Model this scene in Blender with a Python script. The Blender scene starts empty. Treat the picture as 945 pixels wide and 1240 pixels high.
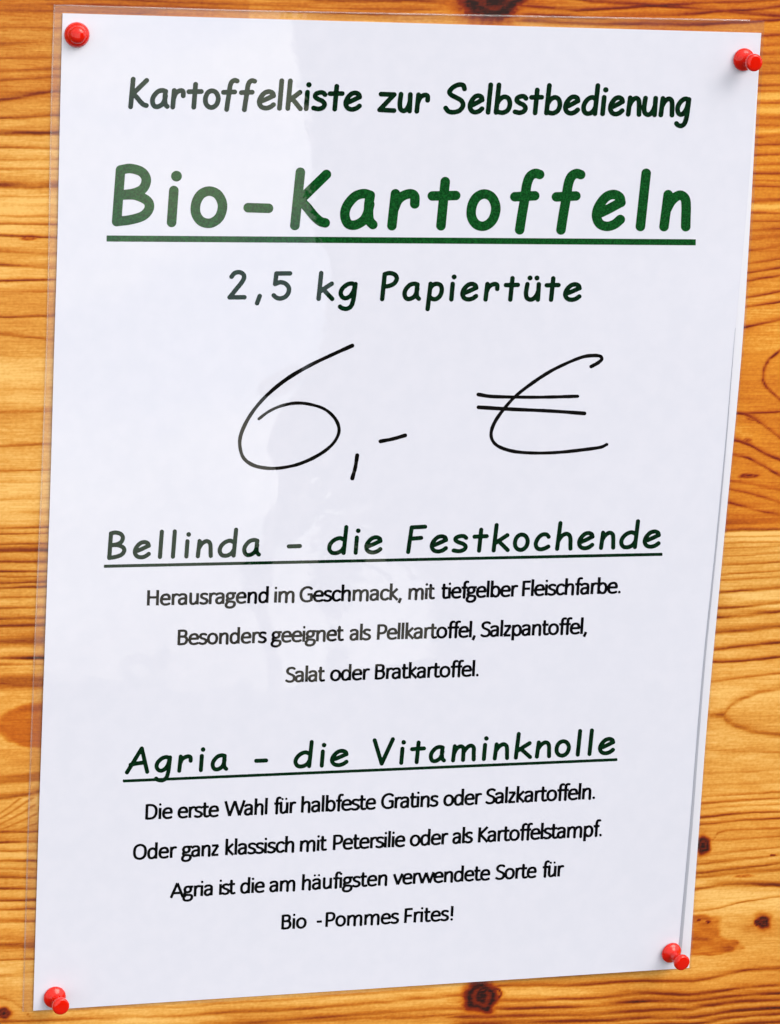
import bpy, math, random
import numpy as np
from mathutils import Matrix, Vector, Quaternion

# ------------------------------------------------------------------ camera, world, sun, exposure
SC = bpy.context.scene
COL = SC.collection
TILT = math.radians(20.0)                 # the pine panel leans back
CENTRE = Vector((0, 0, 1.15))             # middle of the notice above the ground
M = Matrix.Translation(CENTRE) @ Matrix.Rotation(-TILT, 4, 'X')   # panel frame (x right, -y out, z up the panel) -> world
PW, PH, FOC = 945.0, 1240.0, 3600.0       # the photograph's survey frame
ROT = np.array([[0.9602512267410435, -0.27454527775440585, 0.05042293134157606],
                [0.017490540891024173, 0.23946242142485924, 0.9707480773633717],
                [-0.27858869776367556, -0.9312801078022118, 0.23474602933860284]])
EYE = np.array([-0.2492945927592107, -0.8254972790250803, 0.21213700257584223])

cd = bpy.data.cameras.new('camera')
cam = bpy.data.objects.new('camera', cd)
COL.objects.link(cam)
cd.sensor_fit = 'VERTICAL'
cd.sensor_height = 24.0
cd.lens = FOC / PH * 24.0
cd.clip_start = 0.01
cd.clip_end = 2000.0
mw = Matrix.Identity(4)
for i in range(3):
    for j in range(3):
        mw[i][j] = ROT[j][i]
    mw[i][3] = EYE[i]
cam.matrix_world = M @ mw
SC.camera = cam

SUN_W = (M.to_3x3() @ Vector((0.48, -0.58, 0.66))).normalized()    # towards the light
sun_el = math.asin(SUN_W.z)
sun_az = math.atan2(SUN_W.x, SUN_W.y)
world = bpy.data.worlds.new('World')
SC.world = world
world.use_nodes = True
wn = world.node_tree
bg = wn.nodes['Background']
sky = wn.nodes.new('ShaderNodeTexSky')
sky.sky_type = 'NISHITA'
sky.sun_disc = False
sky.sun_elevation = sun_el
sky.sun_rotation = sun_az
sky.air_density = 1.0
sky.dust_density = 4.0
sky.ozone_density = 1.0
# broken white cloud over the sky
_tc = wn.nodes.new('ShaderNodeTexCoord')
_mp = wn.nodes.new('ShaderNodeMapping'); _mp.inputs['Scale'].default_value = (5.0, 5.0, 11.0); _mp.inputs['Rotation'].default_value = (0.25, 0.35, 0.4)
_cn = wn.nodes.new('ShaderNodeTexNoise'); _cn.inputs['Scale'].default_value = 1.6; _cn.inputs['Detail'].default_value = 5.0
_cr = wn.nodes.new('ShaderNodeMapRange'); _cr.inputs[1].default_value = 0.40; _cr.inputs[2].default_value = 0.62
_mx = wn.nodes.new('ShaderNodeMix'); _mx.data_type = 'RGBA'
_mx.inputs[7].default_value = (9.0, 8.7, 7.3, 1)
wn.links.new(_tc.outputs['Generated'], _mp.inputs[0]); wn.links.new(_mp.outputs[0], _cn.inputs['Vector'])
wn.links.new(_cn.outputs['Fac'], _cr.inputs[0]); wn.links.new(_cr.outputs[0], _mx.inputs[0])
wn.links.new(sky.outputs[0], _mx.inputs[6]); wn.links.new(_mx.outputs[2], bg.inputs['Color'])
bg.inputs['Strength'].default_value = 0.15
sl = bpy.data.lights.new('sun', 'SUN')
sl.energy = 0.85
sl.angle = math.radians(38)
sl.color = (1.0, 0.965, 0.92)
so = bpy.data.objects.new('sun', sl)
COL.objects.link(so)
so.rotation_euler = (-SUN_W).to_track_quat('-Z', 'Y').to_euler()
so.location = SUN_W * 8
SC.view_settings.view_transform = 'Standard'
SC.view_settings.look = 'None'
SC.view_settings.exposure = 0.53
SC.view_settings.gamma = 1.0
SC.cycles.max_bounces = 8
SC.cycles.transparent_max_bounces = 16

random.seed(4)
RNG = np.random.default_rng(4)

# ------------------------------------------------------------------ helpers
def tag(o, label=None, cat=None, group=None, kind=None):
    if label: o['label'] = label
    if cat: o['category'] = cat
    if group: o['group'] = group
    if kind: o['kind'] = kind
    return o

def place(o, parent=None):
    """link an object whose mesh is written in the panel frame"""
    COL.objects.link(o)
    if parent is None:
        o.matrix_world = M
    else:
        o.parent = parent
    return o

def mesh_obj(name, verts, faces, mat, smooth=False):
    me = bpy.data.meshes.new(name)
    me.from_pydata([tuple(v) for v in verts], [], [tuple(f) for f in faces])
    me.update()
    if mat: me.materials.append(mat)
    if smooth:
        me.polygons.foreach_set('use_smooth', [True] * len(me.polygons))
    return bpy.data.objects.new(name, me)

def unproject(px, py, h):
    """survey pixel + height above the panel (m) -> panel coordinates"""
    px = np.asarray(px, float); py = np.asarray(py, float)
    d = np.stack([(px - PW / 2) / FOC, -(py - PH / 2) / FOC, -np.ones_like(px)], -1) @ ROT
    t = (-h - EYE[1]) / d[..., 1]
    return EYE + d * t[..., None]

def project(P):
    c = (P - EYE) @ ROT.T
    return PW / 2 + FOC * c[..., 0] / -c[..., 2], PH / 2 - FOC * c[..., 1] / -c[..., 2]

def bulge(X, Z):
    """how far the paper stands off the wood"""
    r = np.clip((X + 0.02) / 0.125, 0, 1.2)
    v = np.clip((Z + 0.1485) / 0.297, 0, 1)
    wave = 0.000022 * (np.sin(X * 105 + Z * 38 + 1) + np.sin(Z * 120 - X * 60) + .8 * np.sin(Z * 64 + X * 22 + 2))
    return 0.00030 + wave + 0.0022 * r ** 2 * np.sin(math.pi * v) ** 1.0 + 0.0002 * np.sin(math.pi * v)

def on_sheet(px, py, lift=0.0, extra=None):
    px = np.asarray(px, float); py = np.asarray(py, float)
    h = np.full(px.shape, 0.001)
    for _ in range(5):
        P = unproject(px, py, h)
        h = bulge(P[..., 0], P[..., 2]) + lift + (extra if extra is not None else 0)
    return unproject(px, py, h)

def node(nt, kind, **kw):
    n = nt.nodes.new(kind)
    for k, v in kw.items():
        if k in n.inputs: n.inputs[k].default_value = v
        else: setattr(n, k, v)
    return n

def new_mat(name):
    m = bpy.data.materials.new(name)
    m.use_nodes = True
    nt = m.node_tree
    return m, nt, nt.nodes['Principled BSDF']

def ramp(nt, stops, interp='LINEAR'):
    r = nt.nodes.new('ShaderNodeValToRGB')
    r.color_ramp.interpolation = interp
    e = r.color_ramp.elements
    e[0].position, e[0].color = stops[0][0], (*stops[0][1], 1)
    e[1].position, e[1].color = stops[-1][0], (*stops[-1][1], 1)
    for p, c in stops[1:-1]:
        x = e.new(p); x.color = (*c, 1)
    return r

def vnoise(x, y, seed=0):
    """smooth value noise in [0,1] for arrays"""
    rng = np.random.default_rng(seed)
    T = rng.random((256, 256))
    xi = np.floor(x).astype(int); yi = np.floor(y).astype(int)
    fx = x - xi; fy = y - yi
    fx = fx * fx * (3 - 2 * fx); fy = fy * fy * (3 - 2 * fy)
    a = T[xi % 256, yi % 256]; b = T[(xi + 1) % 256, yi % 256]
    c = T[xi % 256, (yi + 1) % 256]; d = T[(xi + 1) % 256, (yi + 1) % 256]
    return (a * (1 - fx) + b * fx) * (1 - fy) + (c * (1 - fx) + d * fx) * fy

# ------------------------------------------------------------------ materials
def coat_bump(nt, b, amount=0.000028):
    tc = node(nt, 'ShaderNodeTexCoord')
    n1 = node(nt, 'ShaderNodeTexNoise', Scale=38.0, Detail=2.0)
    n2 = node(nt, 'ShaderNodeTexNoise', Scale=320.0, Detail=3.0)
    mx = node(nt, 'ShaderNodeMath', operation='MULTIPLY_ADD')
    mx.inputs[1].default_value = 0.004
    bp = node(nt, 'ShaderNodeBump', Strength=1.0, Distance=amount)
    nt.links.new(tc.outputs['Object'], n1.inputs['Vector'])
    nt.links.new(tc.outputs['Object'], n2.inputs['Vector'])
    nt.links.new(n2.outputs['Fac'], mx.inputs[0])
    nt.links.new(n1.outputs['Fac'], mx.inputs[2])
    nt.links.new(mx.outputs[0], bp.inputs['Height'])
    nt.links.new(bp.outputs['Normal'], b.inputs['Coat Normal'])

def laminated(name, colour, mottle=None, mscale=1500.0):
    m, nt, b = new_mat(name)
    b.inputs['Roughness'].default_value = 0.65
    b.inputs['Specular IOR Level'].default_value = 0.0
    b.inputs['Coat Weight'].default_value = 1.0
    b.inputs['Coat Roughness'].default_value = 0.006
    b.inputs['Coat IOR'].default_value = 1.56
    if mottle:
        tc = node(nt, 'ShaderNodeTexCoord')
        n = node(nt, 'ShaderNodeTexNoise', Scale=mscale, Detail=2.0)
        r = ramp(nt, [(0.36, colour), (0.68, mottle)])
        nt.links.new(tc.outputs['Object'], n.inputs['Vector'])
        nt.links.new(n.outputs['Fac'], r.inputs['Fac'])
        nt.links.new(r.outputs['Color'], b.inputs['Base Color'])
    else:
        b.inputs['Base Color'].default_value = (*colour, 1)
    coat_bump(nt, b)
    return m

PAPER = laminated('laminated_white_paper', (0.722, 0.742, 0.865), (0.742, 0.758, 0.88), 190.0)
INK_GREEN = laminated('printed_green_ink', (0.0025, 0.042, 0.009), (0.008, 0.108, 0.020), 2000.0)
INK_DARK = laminated('printed_dark_green_ink', (0.0008, 0.0070, 0.0030), (0.0026, 0.034, 0.010), 1500.0)
INK_BLACK = laminated('printed_black_ink', (0.0008, 0.0008, 0.0015), (0.003, 0.003, 0.005), 1500.0)
INK_PEN = laminated('marker_ink', (0.002, 0.002, 0.002), (0.006, 0.005, 0.005), 900.0)
BACKPAPER, _nt, _b = new_mat('plain_white_paper')
_b.inputs['Base Color'].default_value = (0.77, 0.785, 0.885, 1)
_b.inputs['Roughness'].default_value = 0.5
_b.inputs['Coat Weight'].default_value = 0.6
_b.inputs['Coat Roughness'].default_value = 0.1

def film_mat(name, haze, gloss_rough):
    m = bpy.data.materials.new(name); m.use_nodes = True
    nt = m.node_tree; nt.nodes.clear()
    out = nt.nodes.new('ShaderNodeOutputMaterial')
    tr = node(nt, 'ShaderNodeBsdfTransparent'); tr.inputs[0].default_value = (0.99, 0.99, 0.99, 1)
    df = node(nt, 'ShaderNodeBsdfDiffuse'); df.inputs[0].default_value = (0.85, 0.85, 0.88, 1)
    gl = node(nt, 'ShaderNodeBsdfGlossy'); gl.inputs['Roughness'].default_value = gloss_rough
    lw = node(nt, 'ShaderNodeLayerWeight', Blend=0.5)
    pw = node(nt, 'ShaderNodeMath', operation='POWER'); pw.inputs[1].default_value = 5.0
    fr = node(nt, 'ShaderNodeMath', operation='MULTIPLY_ADD'); fr.inputs[1].default_value = 0.93; fr.inputs[2].default_value = 0.08
    nt.links.new(lw.outputs['Facing'], pw.inputs[0]); nt.links.new(pw.outputs[0], fr.inputs[0])
    tc = node(nt, 'ShaderNodeTexCoord')
    n = node(nt, 'ShaderNodeTexNoise', Scale=55.0, Detail=3.0)
    mr = node(nt, 'ShaderNodeMapRange'); mr.inputs[1].default_value = 0.35; mr.inputs[2].default_value = 0.7
    mr.inputs[3].default_value = haze * 0.4; mr.inputs[4].default_value = haze * 1.6
    bp = node(nt, 'ShaderNodeBump', Strength=1.0, Distance=0.00008)
    m1 = node(nt, 'ShaderNodeMixShader'); m2 = node(nt, 'ShaderNodeMixShader')
    L = nt.links.new
    L(tc.outputs['Object'], n.inputs['Vector']); L(n.outputs['Fac'], mr.inputs[0])
    L(n.outputs['Fac'], bp.inputs['Height']); L(bp.outputs['Normal'], gl.inputs['Normal'])
    L(mr.outputs[0], m1.inputs[0]); L(tr.outputs[0], m1.inputs[1]); L(df.outputs[0], m1.inputs[2])
    L(fr.outputs[0], m2.inputs[0]); L(m1.outputs[0], m2.inputs[1]); L(gl.outputs[0], m2.inputs[2])
    L(m2.outputs[0], out.inputs[0])
    return m
FILM = film_mat('clear_plastic_film', 0.035, 0.03)
FILM_EDGE = film_mat('welded_plastic_edge', 0.08, 0.10)

RED, _nt, _b = new_mat('glossy_red_plastic')
_b.inputs['Base Color'].default_value = (0.72, 0.009, 0.001, 1)
_b.inputs['Roughness'].default_value = 0.06
_b.inputs['Subsurface Weight'].default_value = 0.06
_b.inputs['Subsurface Scale'].default_value = 0.0015
_b.inputs['Subsurface Radius'].default_value = (1.0, 0.25, 0.1)

WOOD, nt, b = new_mat('varnished_pine')
L = nt.links.new
at = node(nt, 'ShaderNodeAttribute', attribute_name='grain')
ar = node(nt, 'ShaderNodeAttribute', attribute_name='warm')
tc = node(nt, 'ShaderNodeTexCoord')
mp = node(nt, 'ShaderNodeMapping'); mp.inputs['Scale'].default_value = (90, 900, 2200)
fib = node(nt, 'ShaderNodeTexNoise', Scale=1.0, Detail=4.0, Roughness=0.65)
mp2 = node(nt, 'ShaderNodeMapping'); mp2.inputs['Scale'].default_value = (900, 900, 1400)
por = node(nt, 'ShaderNodeTexNoise', Scale=1.0, Detail=3.0)
L(tc.outputs['Object'], mp.inputs['Vector']); L(mp.outputs[0], fib.inputs['Vector'])
L(tc.outputs['Object'], mp2.inputs['Vector']); L(mp2.outputs[0], por.inputs['Vector'])
a1 = node(nt, 'ShaderNodeMath', operation='MULTIPLY_ADD'); a1.inputs[1].default_value = 0.34; a1.inputs[2].default_value = -0.17
L(fib.outputs['Fac'], a1.inputs[0])
a2 = node(nt, 'ShaderNodeMath', operation='MULTIPLY_ADD'); a2.inputs[1].default_value = 0.26; a2.inputs[2].default_value = -0.13
L(por.outputs['Fac'], a2.inputs[0])
s1 = node(nt, 'ShaderNodeMath', operation='ADD'); L(at.outputs['Fac'], s1.inputs[0]); L(a1.outputs[0], s1.inputs[1])
s2 = node(nt, 'ShaderNodeMath', operation='ADD'); L(s1.outputs[0], s2.inputs[0]); L(a2.outputs[0], s2.inputs[1])
yel = ramp(nt, [(0.0, (0.90, 0.57, 0.20)), (0.20, (0.74, 0.385, 0.080)), (0.42, (0.54, 0.195, 0.015)), (0.70, (0.25, 0.045, 0.001)), (0.9, (0.13, 0.022, 0.004)), (1.0, (0.02, 0.006, 0.003))])
org = ramp(nt, [(0.0, (0.88, 0.46, 0.08)), (0.20, (0.71, 0.255, 0.018)), (0.42, (0.53, 0.125, 0.004)), (0.70, (0.25, 0.022, 0.001)), (0.9, (0.11, 0.010, 0.003)), (1.0, (0.018, 0.004, 0.003))])
L(s2.outputs[0], yel.inputs['Fac']); L(s2.outputs[0], org.inputs['Fac'])
mx = node(nt, 'ShaderNodeMix', data_type='RGBA')
L(ar.outputs['Fac'], mx.inputs[0]); L(yel.outputs['Color'], mx.inputs[6]); L(org.outputs['Color'], mx.inputs[7])
L(mx.outputs[2], b.inputs['Base Color'])
b.inputs['Roughness'].default_value = 0.48
b.inputs['Specular IOR Level'].default_value = 0.3
bp = node(nt, 'ShaderNodeBump', Strength=0.35, Distance=0.0003)
L(s2.outputs[0], bp.inputs['Height']); L(bp.outputs['Normal'], b.inputs['Normal'])

def plain(name, c1, c2, scale, rough=0.9):
    m, nt, b = new_mat(name)
    tc = node(nt, 'ShaderNodeTexCoord')
    n = node(nt, 'ShaderNodeTexNoise', Scale=scale, Detail=5.0)
    r = ramp(nt, [(0.35, c1), (0.68, c2)])
    nt.links.new(tc.outputs['Object'], n.inputs['Vector'])
    nt.links.new(n.outputs['Fac'], r.inputs['Fac'])
    nt.links.new(r.outputs['Color'], b.inputs['Base Color'])
    b.inputs['Roughness'].default_value = rough
    return m
GROUND = plain('yard_ground', (0.035, 0.034, 0.032), (0.06, 0.058, 0.054), 1.5)

# ------------------------------------------------------------------ the pine panel
# grain lines: ((x,y) survey points, width, strength); soft shade on the upper side, crisp lower side
LINES = []
def left(y, s=0.6, w=3.0, dy=0.0):
    LINES.append(([(-60, y + dy * 0.2), (0, y), (70, y + dy), (170, y + dy * 1.5)], w, s))
def right(y0, y1, s=0.6, w=2.6):
    s *= .86; w *= .9
    # y0 near the paper edge, y1 at the right border of the frame
    m_ = (y0 + y1) / 2 + random.uniform(-0.8, 0.8)
    LINES.append(([(760, y0 + (y0 - y1) * 0.8), (855, y0), (900, m_), (945, y1), (1010, y1 + (y1 - y0) * 0.6)], w, s))
def curve(pts, s=0.6, w=2.6):
    LINES.append((pts, w, s))

for y, s, w, dy in [(12,.35,4,2),(33,.35,3,1),(52,.3,5,0),(70,.4,3,-1),(86,.45,4,-3),(98,.4,4,-6),(121,.75,5,-11),
        (142,.75,4,-3),(161,.72,6,-1),(179,.62,3,0),(193,.6,3,0),(205,.3,3,0),(224,.8,8,0),(238,.25,2,0),(249,.2,2,0),(262,.4,2.5,0),(271,.6,3,0),
        (285,.75,3,2),(305,.25,4,2),(322,.65,3.5,3),(341,.7,3,-2),(353,.3,4,0),(383,.62,3.5,0),
        (404,.4,3,8),(430,.15,5,3),(470,.2,5,0),(500,.25,4,-2),(541,.65,3,-3),(570,.32,3,-2),(583,.32,3,0),(604,.35,3,-1),(622,.25,4,-2),
        (640,.85,2.2,-2),(647,.75,2.5,-2),(660,.55,3,-2),(668,.9,5,-2),(681,.78,3.5,-2),(692,.72,3,-1),(698,.5,2,0),(706,.8,3,-2),(712,.8,3,-2),(724,.6,3.5,-2),(737,.7,3,-3),
        (750,.75,3.5,-3),(759,.85,4,-3),(779,.6,12,-4),(798,.9,5,-2),(806,.35,3,-3),
        (966,.85,5,-9),(1008,.8,3,-1),(1020,.65,3,-1),(1031,.6,3,0),(1043,.65,3,0),(1053,.55,3,0),(1063,.6,3,0),(1076,.65,3,0),(1091,.85,3.5,-1),(1102,.8,3,-1),
        (1116,.85,3.5,-1),(1146,.6,10,-2),(1162,.95,2.2,-1),(1180,.3,6,-3)]:
    left(y, s, w, dy)
for y0, y1, s, w in [(106,104,.6,4),(112,110,.5,3),(125,124,.6,4),(146,144,.55,5),(153,152,.5,3),(167,166,.4,3),(177,175,.6,3),(190,187,.75,3.5),(200,198,.4,3),(212,210,.8,3.5),(220,219,.4,2),(228,226,.6,3),
        (246,243,.85,4),(260,258,.65,3),(270,268,.6,3),(280,278,.55,3),(292,287,.35,4),(309,298,.7,2.6),(326,313,.6,2.6),(338,324,.85,3),(348,333,.9,3),(367,353,.9,3),(378,366,.85,3),(405,388,.9,4),
        (650,650,.5,2.6),(658,657,.5,2.6),(665,662,.4,2),(674,670,.4,2.4),(685,680,.55,2.6),(697,691,.6,2.6),(703,698,.55,3),(719,712,.85,4),(738,730,.85,4),(749,741,.9,5),(767,758,.85,6),(788,779,.9,4),(803,795,.85,4),
        (826,816,.5,3),(908,911,.35,3),(936,931,.3,3),(950,947,.15,4),(965,959,.45,3),(973,966,.55,3),(979,974,.4,2),(989,983,.8,3),(997,991,.8,3),(1006,1002,.2,2),
        (1036,1025,.4,3),(1045,1035,.55,3),(1056,1045,.6,4),(1061,1053,.55,5)]:
    right(y0, y1, s, w)
curve([(760,500),(897,502),(945,499),(1010,498)], .65, 2.5)
curve([(860,497),(900,502),(915,509),(930,518),(945,531),(990,560)], .85, 3)
curve([(850,531),(892,534),(908,539),(925,549),(945,558),(990,575)], .85, 3.5)
curve([(850,549),(888,551),(905,555),(925,566),(945,577),(990,596)], .9, 3.2)
curve([(850,580),(885,583),(905,586),(945,594),(990,600)], .5, 3)
curve([(850,590),(885,593),(915,600),(945,609),(990,616)], .75, 3)
curve([(850,606),(885,610),(915,618),(945,625),(990,630)], .75, 3)
curve([(800,634),(880,633),(945,631),(1000,631)], .6, 9)
curve([(800,645),(880,643.5),(945,642),(1000,641)], .7, 4)
curve([(1000,408),(945,424),(930,436),(925,446),(923,459),(927,468),(936,476),(945,483),(1000,530)], .85, 4)
curve([(1000,829),(945,833),(920,837),(900,845),(885,853),(878,862),(875,866)], .55, 5)
curve([(875,866),(880,873),(890,879),(910,885),(945,889),(1000,888)], .62, 7)
curve([(955,1002),(905,1005),(880,1005),(870,1008),(865,1016)], .5, 2.6)
curve([(880,1017),(910,1015),(950,1012)], .35, 2.6)
curve([(800,1085),(843,1078),(870,1072),(900,1070.5),(945,1072),(1000,1072)], .85, 5)
curve([(800,1112),(843,1103),(870,1100),(905,1092),(945,1086),(1000,1080)], .5, 2)
# beneath the notice
curve([(605,1194),(680,1193),(760,1189),(840,1187),(880,1180),(910,1175),(945,1173),(1000,1173)], .65, 4)
for k, (a, c, e, s, w) in enumerate([(1203,1202,1193,.8,4.5),(1212,1209,1203,.85,5),(1223,1217,1211,.85,5),(1232,1228,1220,.85,5.5),(1241,1236,1228,.8,5),(1252,1246,1238,.7,5)]):
    curve([(560,a+9),(640,a+8),(720,a+5),(785,a),(835,(a+c)/2+1.5),(862,c),(890,(c+e)/2),(945,e),(1010,e-3)], s, w)
curve([(-60,1240),(60,1236),(200,1230),(330,1224),(450,1215),(560,1205)], .5, 4)
curve([(-60,1262),(100,1252),(300,1239),(420,1230),(520,1222),(560,1220)], .55, 4.5)
curve([(100,1222),(240,1218),(400,1206),(520,1199)], .3, 3)
curve([(200,1246),(330,1240),(470,1232),(560,1228)], .4, 4)
curve([(-60,1204),(0,1208),(14,1211),(30,1221),(40,1236)], .35, 3)
# above the notice
for a, c, s, w in [(-22,-4,.6,5),(-8,9,.65,5),(2,17,.5,3),(8,24,.5,3)]:
    curve([(60,a-3),(200,a),(400,a+8),(520,a+10)], s*.9, w)
curve([(640,-14),(720,2),(800,8),(880,14),(1000,24)], .75, 4)
curve([(640,8),(700,13),(760,10),(850,4),(960,-2)], .8, 4)
curve([(640,18),(720,22),(820,19),(900,12),(1000,3)], .7, 4)
curve([(640,26),(740,30),(840,30),(920,26),(1000,20)], .65, 4)
curve([(660,-6),(740,-2),(840,-6),(960,-14)], .6, 4)
curve([(780,42),(900,44),(945,42),(1000,40)], .6, 5)
for k, y in enumerate([55, 66, 78, 90]):
    right(y + 2, y - 1, .45 + .1 * (k % 2), 4)

def wood_fields(X, Z):
    P = np.stack([X, np.zeros_like(X), Z], -1)
    u, v = project(P)
    u = u + (vnoise(u / 30, v / 30, 1) - .5) * 3
    v = v + (vnoise(u / 70, v / 20, 2) - .5) * 2.2 + (vnoise(u / 12, v / 8, 3) - .5) * .8
    g = np.zeros_like(u)
    for pts, w, s in LINES:
        xs = np.array([p[0] for p in pts], float); ys = np.array([p[1] for p in pts], float)
        mono = np.all(np.diff(xs) > 0)
        if not mono and np.all(np.diff(xs) < 0):
            xs, ys = xs[::-1], ys[::-1]; mono = True
        box = (u > xs.min() - 25) & (u < xs.max() + 25) & (v > ys.min() - 40) & (v < ys.max() + 25)
        if not box.any(): continue
        uu, vv = u[box], v[box]
        if mono:
            d = vv - np.interp(uu, xs, ys)
            fade = np.clip((uu - xs[0]) / 25 + 1, 0, 1) * np.clip((xs[-1] - uu) / 25 + 1, 0, 1)
        else:
            best = np.full(uu.shape, 1e9)
            for i in range(len(xs) - 1):
                dx, dy = xs[i + 1] - xs[i], ys[i + 1] - ys[i]
                t = np.clip(((uu - xs[i]) * dx + (vv - ys[i]) * dy) / (dx * dx + dy * dy), 0, 1)
                best = np.minimum(best, np.hypot(uu - xs[i] - t * dx, vv - ys[i] - t * dy))
            d = best; fade = 1.0
        up = np.exp(-(np.minimum(d, 0) / (w * 1.1)) ** 2)
        dn = np.exp(-(np.maximum(d, 0) / (w * 0.42)) ** 2)
        k = 0.97 * np.where(d < 0, 0.6 * up + 0.4 * np.exp(-(d / (w * .4)) ** 2), dn) * s * fade
        g[box] = np.maximum(g[box], k)
    g *= 0.82 + 0.45 * (vnoise(u / 45, v / 4, 5) - .5) * 2
    base = 0.165 + 0.24 * (vnoise(u / 160, v / 28, 6) - .5) + 0.10 * (vnoise(u / 60, v / 7, 7) - .5) + 0.13 * (vnoise(u / 26, v / 1.5, 31) - .5) + 0.07 * (vnoise(u / 3, v / 2.2, 32) - .5)
    base += (0.20 * np.exp(-((v - 55) / 55) ** 2) + .10 * np.exp(-((v - 720) / 60) ** 2) - .07 * np.exp(-((v - 260) / 60) ** 2) - .05 * np.exp(-((v - 600) / 30) ** 2)) * (u < 300)
    warm = np.clip(0.38 + 0.35 * (vnoise(u / 300, v / 90, 8) - .5), 0, 1)
    # the right-hand stave above its glue joint is much redder, the one below paler
    rt = np.clip((u - 700) / 120, 0, 1)
    redder = rt * np.clip((643 + (u - 880) * -0.02 - v) / 2.0, 0, 1)
    warm += redder * 0.62
    base += redder * 0.07
    base -= rt * (1 - redder) * np.clip((900 - v) / 60, 0, 1) * 0.03
    topd = np.clip((40 - v) / 30, 0, 1)
    warm += topd * 0.35; base += topd * 0.14
    low = np.clip((v - 1150) / 40, 0, 1); warm += 0.18 * low * np.clip((u - 300) / 300, 0, 1)
    warm += 0.4 * np.clip(1 - abs(v - 880) / 90, 0, 1) * (u < 300) + .25 * np.clip(1 - abs(v - 1125) / 45, 0, 1) * (u < 300)
    # pale streaks on the right
    for y, hw in [(118, 2.8), (136, 4.5), (160, 2.6), (251, 3), (648, 3), (655, 2)]:
        base -= rt * 0.27 * np.exp(-((v - y + (u - 900) * 0.03) / hw) ** 2)
    g = g + base * (1 - g)
    # brown band and teardrop at the left
    def blot(cx, cy, rx, ry, s, soft=0.25, rot=0.0):
        nonlocal g
        c_, s_ = math.cos(rot), math.sin(rot)
        du, dv = u - cx, v - cy
        r = np.hypot((du * c_ + dv * s_) / rx, (-du * s_ + dv * c_) / ry) + (vnoise(u / 7, v / 7, 9) - .5) * .16
        k = np.clip((1 + soft - r) / (2 * soft), 0, 1) * s
        g = g * (1 - k) + np.maximum(g, 0.05 + k) * k if False else np.maximum(g, k * (0.9 + 0.2 * (vnoise(u / 30, v / 3, 11) - .5)))
    blot(30, 826, 130, 10, .62, .5, -.03)
    tear = np.hypot((u - 62) / 66, (v - 878 - (u - 62) * -.02) / 28) + (vnoise(u / 9, v / 9, 12) - .5) * .1
    k = np.clip((1.10 - tear) / .22, 0, 1)
    rim = np.exp(-((tear - 0.98) / .07) ** 2)
    g = np.maximum(g, k * (.46 + .2 * (vnoise(u / 40, v / 4, 13) - .5)) + rim * .12 * (u < 300))
    warm += k * .5
    blot(40, 941, 120, 7, .55, .5, -.06)
    for i in range(5):                                   # slanting rays under the teardrop
        y0 = 985 + i * 7
        dd = v - (y0 - (u - 0) * (.75 - .1 * i))
        g = np.maximum(g, np.exp(-(dd / 2.4) ** 2) * .45 * ((u < 45) & (v > 966) & (v < 1010)))
    # reddish stain above the lower right pin
    st = (np.abs((u - 838) / 35) ** 4 + np.abs((v - 1128) / 22) ** 4) ** .25; st2 = (np.abs((u - 850) / 46) ** 2.6 + np.abs((v - 1145) / 12.5) ** 2.6) ** (1 / 2.6)
    st = np.minimum(st, st2) + (vnoise(u / 10, v / 7, 14) - .5) * .3
    k = np.clip((1.08 - st) / .24, 0, 1) * (u > 600)
    g = np.maximum(g, k * (.44 + .36 * (vnoise(u / 14, v / 3.5, 15) - .5)) + np.exp(-((st - .96) / .07) ** 2) * .05 * (u > 600))
    warm += k * .45
    blot(913, 1124, 24, 9, .42, .6, -.2)
    # knots: cx, cy, rx, ry, dark core radius, halo
    for cx, cy, rx, ry, core, halo, s in [(852, 1022, 10, 13, .55, 1.7, 1.0), (925, 1117, 8, 8, .8, 2.6, .95), (583, 1207, 23, 21, .9, 1.5, .92),
                                          (600, -4, 46, 30, .9, 1.7, .97), (6, 1226, 9, 9, .6, 1.8, .9), (918, 1117, 4, 5, 1, 1.6, .9),
                                          (858, 1117, 3, 2.6, 1, 1.6, .85), (846, 1115, 2, 2, 1, 1.5, .8), (906, 577, 14, 3.5, .8, 2.0, .72), (912, 508, 10, 3, .7, 2, .6),
                                          (905, 533, 8, 2.5, .7, 2, .55), (936, 1035, 4, 1.6, 1, 1.6, .8), (34, 288, 11, 3, .4, 1.4, .62), (900, 1061, 12, 2, .6, 1.6, .5),
                                          (585, 1202, 6, 10, .8, 1.5, .94), (700, 1252, 30, 9, .8, 1.6, .7)]:
        ang = np.arctan2((v - cy) / ry, (u - cx) / rx)
        r = np.hypot((u - cx) / rx, (v - cy) / ry) * (1 + .16 * (vnoise(3 + ang * 1.6, np.zeros_like(ang) + cx, 16) - .5) * 2) + (vnoise(u / 4, v / 4, 17) - .5) * .14
        kn = np.clip((1.1 - r) / .25, 0, 1)
        ring = .12 * np.sin(r * 13)
        hl = np.clip((halo - r) / (halo - .9), 0, 1) ** 2
        g = np.maximum(g, hl * .62 * min(1, s))
        g = np.where(kn > 0, np.maximum(g, kn * (s - .10 + ring + .2 * np.clip((core - r) / core, 0, 1))), g)
        warm = warm + hl * .45
    # curl of bark beside the bottom knot
    for (cx, cy, rr, a0, a1) in [(601, 1203, 5.5, -2.8, 1.0)]:
        ang = np.arctan2(v - cy, u - cx)
        g = np.maximum(g, np.exp(-((np.hypot(u - cx, v - cy) - rr) / 1.6) ** 2) * .97 * ((ang > a0) & (ang < a1)))
    # streaks through the top knot
    tk = np.clip(1 - np.hypot((u - 590) / 105, (v - 2) / 26), 0, 1)
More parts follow.
